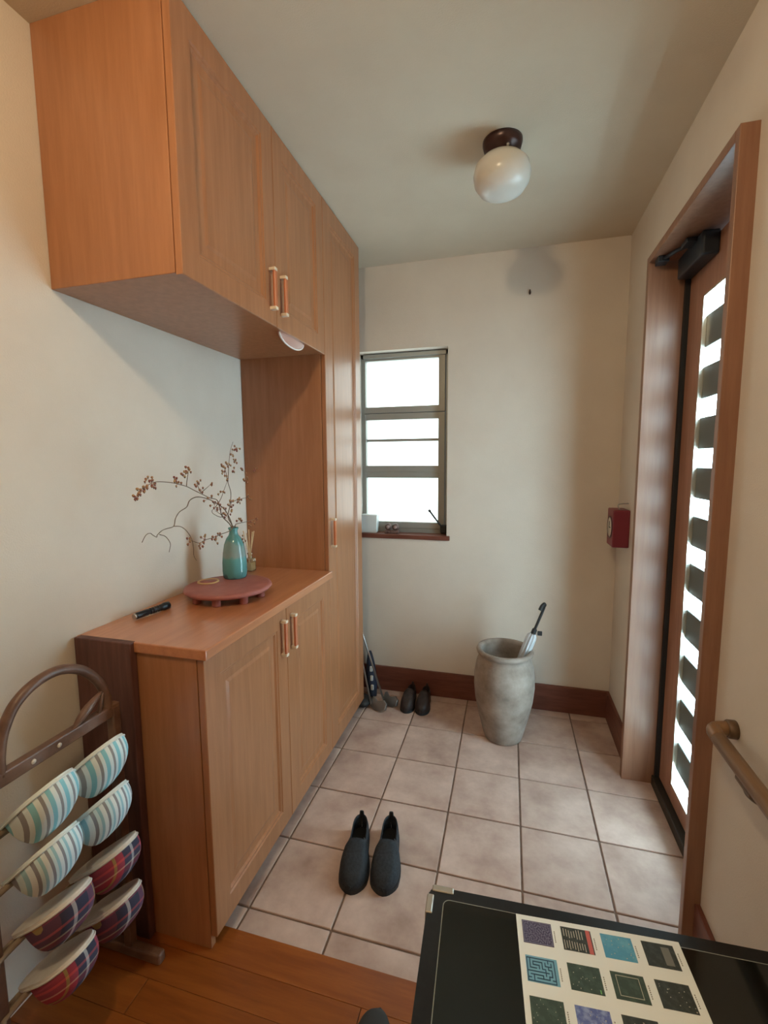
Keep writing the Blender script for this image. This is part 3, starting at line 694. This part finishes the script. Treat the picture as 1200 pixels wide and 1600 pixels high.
b = NB(); bm_tube(b, [(0, -0.140, 0.795), (0, -0.138, 0.84), (0, -0.125, 0.892), (0, -0.095, 0.94), (0, -0.045, 0.968), (0, 0.015, 0.972), (0, 0.075, 0.945), (0, 0.120, 0.895), (0, 0.143, 0.84), (0, 0.146, 0.795)], 0.0125, 14); obj('arched_handle', b, M_rack, rk)
b = NB(); bm_tube(b, [(0.004, 0.03, 0.798), (0.006, 0.075, 0.832), (0.004, 0.132, 0.862)], lambda q: 0.0025+0.009*math.sin(math.pi*q), 8); bm_tube(b, [(0.004, 0.132, 0.862), (0.006, 0.112, 0.800)], 0.005, 8, False); obj('leaf_brace', b, M_rack, rk)
for yy in (-0.075, -0.01):
    b = NB(); bm_lathe(b, [(0.006, 0), (0.006, 0.002), (0, 0.003)], n=12, M=Matrix.Rotation(math.radians(90), 4, 'Y')); obj('screw_cap', b, plain('screw_cap_beige', srgb(206, 190, 176), 0.4), rk, (0.012, yy, 0.789))
ROWS = [0.735, 0.600, 0.455, 0.310]
TILTS = [math.radians(42), math.radians(42), math.radians(37), math.radians(37)]
for r, zr in enumerate(ROWS):
    b = NB(); ca, sa = math.cos(TILTS[r]), math.sin(TILTS[r])
    for lx in (-0.045, -0.095):                              # two rails under the back half of the slippers
        dx = -0.530+0.012*(r > 1)+lx*ca+0.0062*sa+0.56; z = zr-0.015+lx*sa-0.0062*ca-ZH
        bm_tube(b, [(dx, RY1, z), (dx, 0.0, z), (dx, RY0+0.02, z), (dx+0.012, RY0-0.012, z-0.004), (dx+0.028, RY0-0.035, z-0.022), (dx+0.030, RY0-0.038, z-0.05), (0.0, RY0-0.004, z-0.07)], 0.0068, 8)
    obj('hoop_rail', b, M_tube, rk)

def stripe_mat(name, axis, period, ramp, rough=0.8, slant=0.0, off=0.0):
    m, nt, bs = nm(name); tc = N(nt, 'ShaderNodeTexCoord'); sx = N(nt, 'ShaderNodeSeparateXYZ'); nt.links.new(tc.outputs['Object'], sx.inputs[0])
    a = N(nt, 'ShaderNodeMath', operation='MULTIPLY_ADD'); a.inputs[1].default_value = slant
    nt.links.new(sx.outputs['X' if axis == 'Y' else 'Y'], a.inputs[0]); nt.links.new(sx.outputs[axis], a.inputs[2])
    d = N(nt, 'ShaderNodeMath', operation='MULTIPLY_ADD'); d.inputs[1].default_value = 1/period; d.inputs[2].default_value = 50+off; nt.links.new(a.outputs[0], d.inputs[0])
    fr_ = N(nt, 'ShaderNodeMath', operation='FRACT'); nt.links.new(d.outputs[0], fr_.inputs[0])
    rp = N(nt, 'ShaderNodeValToRGB'); rp.color_ramp.interpolation = 'CONSTANT'
    els = rp.color_ramp.elements
    els[0].position = ramp[0][0]; els[0].color = (*ramp[0][1], 1); els[1].position = ramp[1][0]; els[1].color = (*ramp[1][1], 1)
    for p, c in ramp[2:]: e = els.new(p); e.color = (*c, 1)
    nt.links.new(fr_.outputs[0], rp.inputs['Fac']); nt.links.new(rp.outputs['Color'], bs.inputs['Base Color']); bs.inputs['Roughness'].default_value = rough
    return m, nt, bs, rp
M_stripe = stripe_mat('striped_cloth', 'Y', 0.030, [(0, srgb(226, 238, 238)), (0.28, srgb(150, 150, 152)), (0.48, srgb(222, 236, 238)), (0.70, srgb(140, 204, 216))], slant=0.25)[0]
M_stripe2 = stripe_mat('striped_cloth_grey', 'Y', 0.024, [(0, srgb(230, 240, 242)), (0.32, srgb(146, 148, 156)), (0.55, srgb(216, 238, 242)), (0.78, srgb(160, 206, 218))], slant=0.25)[0]
def plaid(name, off, redness):
    m, nt, bs, rp = stripe_mat(name, 'Y', 0.09, [(0, srgb(52, 52, 74)), (0.30, redness), (0.52, srgb(200, 170, 96)), (0.57, redness), (0.72, srgb(60, 62, 88)), (0.92, srgb(196, 196, 200))], off=off)
    tc = [n for n in nt.nodes if n.type == 'TEX_COORD'][0]; sx = N(nt, 'ShaderNodeSeparateXYZ'); nt.links.new(tc.outputs['Object'], sx.inputs[0])
    d = N(nt, 'ShaderNodeMath', operation='MULTIPLY_ADD'); d.inputs[1].default_value = 1/0.06; d.inputs[2].default_value = 50.3+off; nt.links.new(sx.outputs['Z'], d.inputs[0])
    f2 = N(nt, 'ShaderNodeMath', operation='FRACT'); nt.links.new(d.outputs[0], f2.inputs[0])
    r2 = N(nt, 'ShaderNodeValToRGB'); r2.color_ramp.interpolation = 'CONSTANT'; e = r2.color_ramp.elements
    e[0].position = 0; e[0].color = (*srgb(48, 48, 70), 1); e[1].position = 0.4; e[1].color = (*srgb(150, 60, 76), 1)
    for p, c in ((0.62, srgb(214, 206, 180)), (0.68, srgb(64, 66, 90)), (0.9, srgb(190, 90, 90))): x = e.new(p); x.color = (*c, 1)
    nt.links.new(f2.outputs[0], r2.inputs['Fac'])
    mx = N(nt, 'ShaderNodeMix', data_type='RGBA'); mx.inputs['Factor'].default_value = 0.45
    nt.links.new(rp.outputs['Color'], mx.inputs[6]); nt.links.new(r2.outputs['Color'], mx.inputs[7]); nt.links.new(mx.outputs[2], bs.inputs['Base Color'])
    return m
M_plaid = plaid('plaid_cloth', 0.0, srgb(196, 66, 84)); M_plaid2 = plaid('plaid_cloth_dark', 0.2, srgb(120, 70, 96))
M_sole_w = mottled('slipper_sole', srgb(206, 200, 192), srgb(222, 217, 210), 12, 0.7)
M_sole_b = mottled('striped_slipper_sole', srgb(214, 226, 226), srgb(226, 236, 236), 12, 0.7)
def slipper_meshes(L=0.245, W=0.118, H=0.080):
    T = [0.5-0.5*math.cos(math.pi*k/22) for k in range(23)]
    def wd(t):
        e = math.sqrt(max(0, 1-(1-min(1, t/0.25))**2)) if t < 0.25 else (math.sqrt(max(0, 1-((t-0.62)/0.38)**2.3)) if t > 0.62 else 1)
        return max(0.0008, 0.5*W*(0.80+0.20*min(1, t/0.6))*e)
    ol = [(-L/2+L*t, wd(t)) for t in T] + [(-L/2+L*t, -wd(t)) for t in reversed(T[1:-1])]
    so = NB(); bm_prism(so, ol, 0, 0.009, bev=0.0025)
    va = NB(); K = 18; rows = []
    TT = [0.40+0.60*(0.5-0.5*math.cos(math.pi*k/16)) for k in range(17)]
    for t in TT:
        h = H*math.sqrt(max(0, 1-((t-0.40)/0.60)**2.0))
        row = []
        for k in range(K+1):
            a = math.pi*k/K; c_ = math.cos(a)
            row.append(va.verts.new((-L/2+L*t, 1.0*wd(t)*math.copysign(abs(c_)**0.7, c_), 0.002-max(h, 0.003)*math.sin(a)**0.9)))
        rows.append(row)
    for a, c_ in zip(rows[:-1], rows[1:]):
        for k in range(K): f = va.faces.new((a[k], a[k+1], c_[k+1], c_[k])); f.smooth = True
    tr = NB(); bm_tube(tr, [(-L/2+L*t, wd(t)*1.01, 0.001) for t in T[8:]] + [(-L/2+L*t, -wd(t)*1.01, 0.001) for t in reversed(T[8:-1])], 0.0028, 6, False)
    return so, va, tr
for r, zr in enumerate(ROWS):
    for k in range(2):
        yy = -1.692 + 0.146*k + (0.006 if r > 1 else 0)
        if r < 2: lab = ('striped blue slipper on the %s rail, %s' % (('topmost', 'second')[r], ('away from the plank', 'next to the plank')[k])); mv = (M_stripe, M_stripe2)[r]
        else: lab = ('red and navy plaid slipper on the %s rail, %s' % (('third', 'lowest')[r-2], ('away from the plank', 'next to the plank')[k])); mv = (M_plaid, M_plaid2)[(r+k+1) % 2]
        t = thing('slipper', lab, 'slipper', (-0.530+0.012*(r > 1), yy, zr-0.015), 'slippers hung on the rack', (random.uniform(-0.03, 0.03), -TILTS[r], random.uniform(-0.05, 0.05)))
        so, va, tr = slipper_meshes(W=0.122 if r < 2 else 0.116)
        obj('sole', so, M_sole_b if r < 2 else M_sole_w, t)
        v = obj('upper', va, mv, t); sm = v.modifiers.new('s', 'SOLIDIFY'); sm.thickness = 0.003
        obj('piping', tr, M_sole_b if r < 2 else M_sole_w, t)

# ------------------------------------------------------------------ low game table with glass top and printed sheet
gt = thing('game_table', 'low black game table with a dark glass top and metal edge clips', 'table', (0.377, -1.540, ZH), None, (0, 0, math.radians(2.6)))
TW, TD, TZ = 0.69, 0.56, 0.6-ZH
M_lam = mottled('black_laminate', srgb(20, 20, 21), srgb(28, 28, 29), 60, 0.35)
M_dglass = plain('smoked_glass', srgb(16, 20, 18), 0.07, spec=0.6)
def rrect(x0, x1, y0, y1, r, n=6):
    P = []
    for cx, cy, a0 in ((x1-r, y1-r, 0), (x0+r, y1-r, 90), (x0+r, y0+r, 180), (x1-r, y0+r, 270)):
        for k in range(n+1):
            a = math.radians(a0+90*k/n); P.append((cx+r*math.cos(a), cy+r*math.sin(a)))
    return P
b = NB(); bm_prism(b, rrect(0, TW, -TD, 0, 0.018), TZ-0.034, TZ-0.005, bev=0.004); obj('top_frame', b, M_lam, gt)
b = NB(); bm_prism(b, rrect(0.032, TW-0.032, -TD+0.032, -0.030, 0.014), TZ-0.008, TZ, bev=0.0008); gl = obj('glass_top', b, M_dglass, gt)
P0 = rrect(0.032, TW-0.032, -TD+0.032, -0.030, 0.014); P1 = rrect(0.0335, TW-0.0335, -TD+0.0335, -0.0315, 0.0128)
b = NB(); n = len(P0); v0 = [b.verts.new((x, y, TZ+0.0002)) for x, y in P0]; v1 = [b.verts.new((x, y, TZ+0.0002)) for x, y in P1]; v2 = [b.verts.new((x, y, TZ-0.006)) for x, y in P0]
for k in range(n):
    b.faces.new((v0[k], v0[(k+1) % n], v1[(k+1) % n], v1[k])); b.faces.new((v2[k], v2[(k+1) % n], v0[(k+1) % n], v0[k]))
obj('glass_edge', b, plain('glass_edge_grey', srgb(150, 152, 144), 0.3, 0.2), gl)
b = NB(); bm_box(b, 0.05, TW-0.05, -TD+0.05, -0.05, 0.05, TZ-0.033, 0.004); obj('cabinet', b, M_lam, gt)
b = NB(); bm_box(b, 0.07, TW-0.07, -TD+0.07, -0.07, 0.0, 0.052); obj('base', b, M_black, gt)
M_clip = plain('clip_metal', srgb(186, 178, 166), 0.3, 0.7)
for x0, x1, y0, y1 in ((0.006, 0.052, -0.012, 0.003), (-0.003, 0.012, -0.062, -0.020)):
    b = NB(); bm_box(b, x0, x1, y0, y1, TZ-0.030, TZ-0.003, 0.0025); obj('edge_clip', b, M_clip, gt)

SW, SH = 0.297, 0.21
ps = thing('instruction_sheet', 'white printed sheet with a grid of small game pictures on the table glass', 'paper', (0.556, -1.563, 0.6004), None, (0, 0, math.radians(4.2)))
b = NB(); bm_box(b, 0, SW, -SH, 0, 0, 0.0006); obj('sheet', b, plain('paper_white', srgb(243, 250, 250), 0.6), ps)
def ink(name, c1, c2, sc=60, lo=0.45, hi=0.6): return mottled(name, c1, c2, sc, 0.6, lo=lo, hi=hi)
I_dark = ink('print_dark', srgb(52, 58, 56), srgb(66, 74, 70), 90); I_green = ink('print_green', srgb(58, 76, 68), srgb(72, 92, 82), 60)
I_blue = ink('print_blue', srgb(84, 158, 196), srgb(110, 178, 206), 25); I_violet = plain('print_violet', srgb(72, 68, 100), 0.6)
I_lb = plain('print_light_blue', srgb(120, 178, 206), 0.6); I_navy = plain('print_navy', srgb(46, 84, 116), 0.6); I_lav = ink('print_lavender', srgb(96, 112, 180), srgb(150, 168, 214), 80)
I_red = plain('print_red', srgb(206, 104, 98), 0.6); I_cream = plain('print_cream', srgb(196, 192, 176), 0.6); I_grey = plain('print_grey', srgb(120, 122, 118), 0.6); I_vl = plain('print_lilac', srgb(150, 150, 176), 0.6)
I_grn = plain('print_bright_green', srgb(120, 190, 110), 0.6)
def maze_lines(bm, w, h, nx, ny, th, seed):
    rnd = random.Random(seed); cw, ch = w/nx, h/ny
    seen = {(0, 0)}; stack = [(0, 0)]; opened = set()
    while stack:
        x, y = stack[-1]; nb = [(x+a, y+c) for a, c in ((1, 0), (-1, 0), (0, 1), (0, -1)) if 0 <= x+a < nx and 0 <= y+c < ny and (x+a, y+c) not in seen]
        if not nb: stack.pop(); continue
        n2 = rnd.choice(nb); opened.add(frozenset(((x, y), n2))); seen.add(n2); stack.append(n2)
    def seg(x0, y0, x1, y1): bm_box(bm, x0-th/2, x1+th/2, y0-th/2, y1+th/2, 0, 0.00025)
    for x in range(nx):
        for y in range(ny):
            if x+1 < nx and frozenset(((x, y), (x+1, y))) not in opened: seg((x+1)*cw, y*ch, (x+1)*cw, (y+1)*ch)
            if y+1 < ny and frozenset(((x, y), (x, y+1))) not in opened: seg(x*cw, (y+1)*ch, (x+1)*cw, (y+1)*ch)
    for a in ((0, 0, w, 0), (0, h, w, h), (0, 0, 0, h), (w, 0, w, h)): seg(*a)
PW, PH = 0.055, 0.044
bases = [I_violet, I_dark, I_blue, I_dark, I_lb, I_green, I_green, I_dark, I_green, I_lav, I_dark, I_green]
for k in range(12):
    c_, r_ = k % 4, k//4
    x0 = 0.010+c_*0.0725; y1 = -0.010-r_*0.0665
    b = NB(); bm_box(b, 0, PW, 0, PH, 0, 0.0003)
    p = obj('picture', b, bases[k], ps, (x0, y1-PH, 0.0006))
    d = NB(); mt = I_cream; rnd = random.Random(k+20)
    if k == 0: maze_lines(d, PW-0.004, PH-0.004, 16, 12, 0.0007, 3); mt = I_vl
    elif k == 1:
        for q in range(9): bm_box(d, 0.001+q*0.0045, 0.0022+q*0.0045, rnd.uniform(-0.001, 0.004), rnd.uniform(0.014, 0.018), 0, 0.0002)
        for q in range(8): bm_box(d, 0.002+q*0.0047, 0.0033+q*0.0047, rnd.uniform(0.021, 0.024), rnd.uniform(0.034, 0.040), 0, 0.0002)
    elif k == 4: maze_lines(d, PW-0.008, PH-0.006, 9, 7, 0.0018, 8); mt = I_navy
    elif k == 3: bm_box(d, 0.030, 0.044, 0.004, 0.036, 0, 0.0002); mt = I_grey
    elif k == 6:
        for a in ((0.006, 0.044, 0.004, 0.005), (0.006, 0.044, 0.036, 0.037), (0.006, 0.007, 0.004, 0.037), (0.043, 0.044, 0.004, 0.037)): bm_box(d, *a, 0, 0.0002)
    else:
        for q in range(14):
            x, y = rnd.uniform(0, PW-0.006), rnd.uniform(0, PH-0.006); bm_box(d, x, x+rnd.uniform(0.0006, 0.0018), y, y+rnd.uniform(0.0006, 0.002), 0, 0.0002)
    o = obj('print_marks', d, mt, p, (0.002, 0.002, 0.00028)); o['kind'] = 'stuff'
    if k == 1:
        b = NB(); bm_box(b, 0.0455, 0.053, 0, PH, 0.0003, 0.00052); obj('print_band', b, I_red, p)
    if k == 5:
        b = NB(); bm_box(b, 0.048, 0.050, 0.002, 0.008, 0.0003, 0.00052); obj('print_band', b, I_grn, p)
    b = NB(); q = y1-PH+0.010
    for s in range(7): bm_box(b, x0+PW+0.0035, x0+PW+0.0052, q+s*0.0032, q+s*0.0032+0.002, 0.0006, 0.00075)
    o = obj('caption_marks', b, I_grey, ps); o['kind'] = 'stuff'
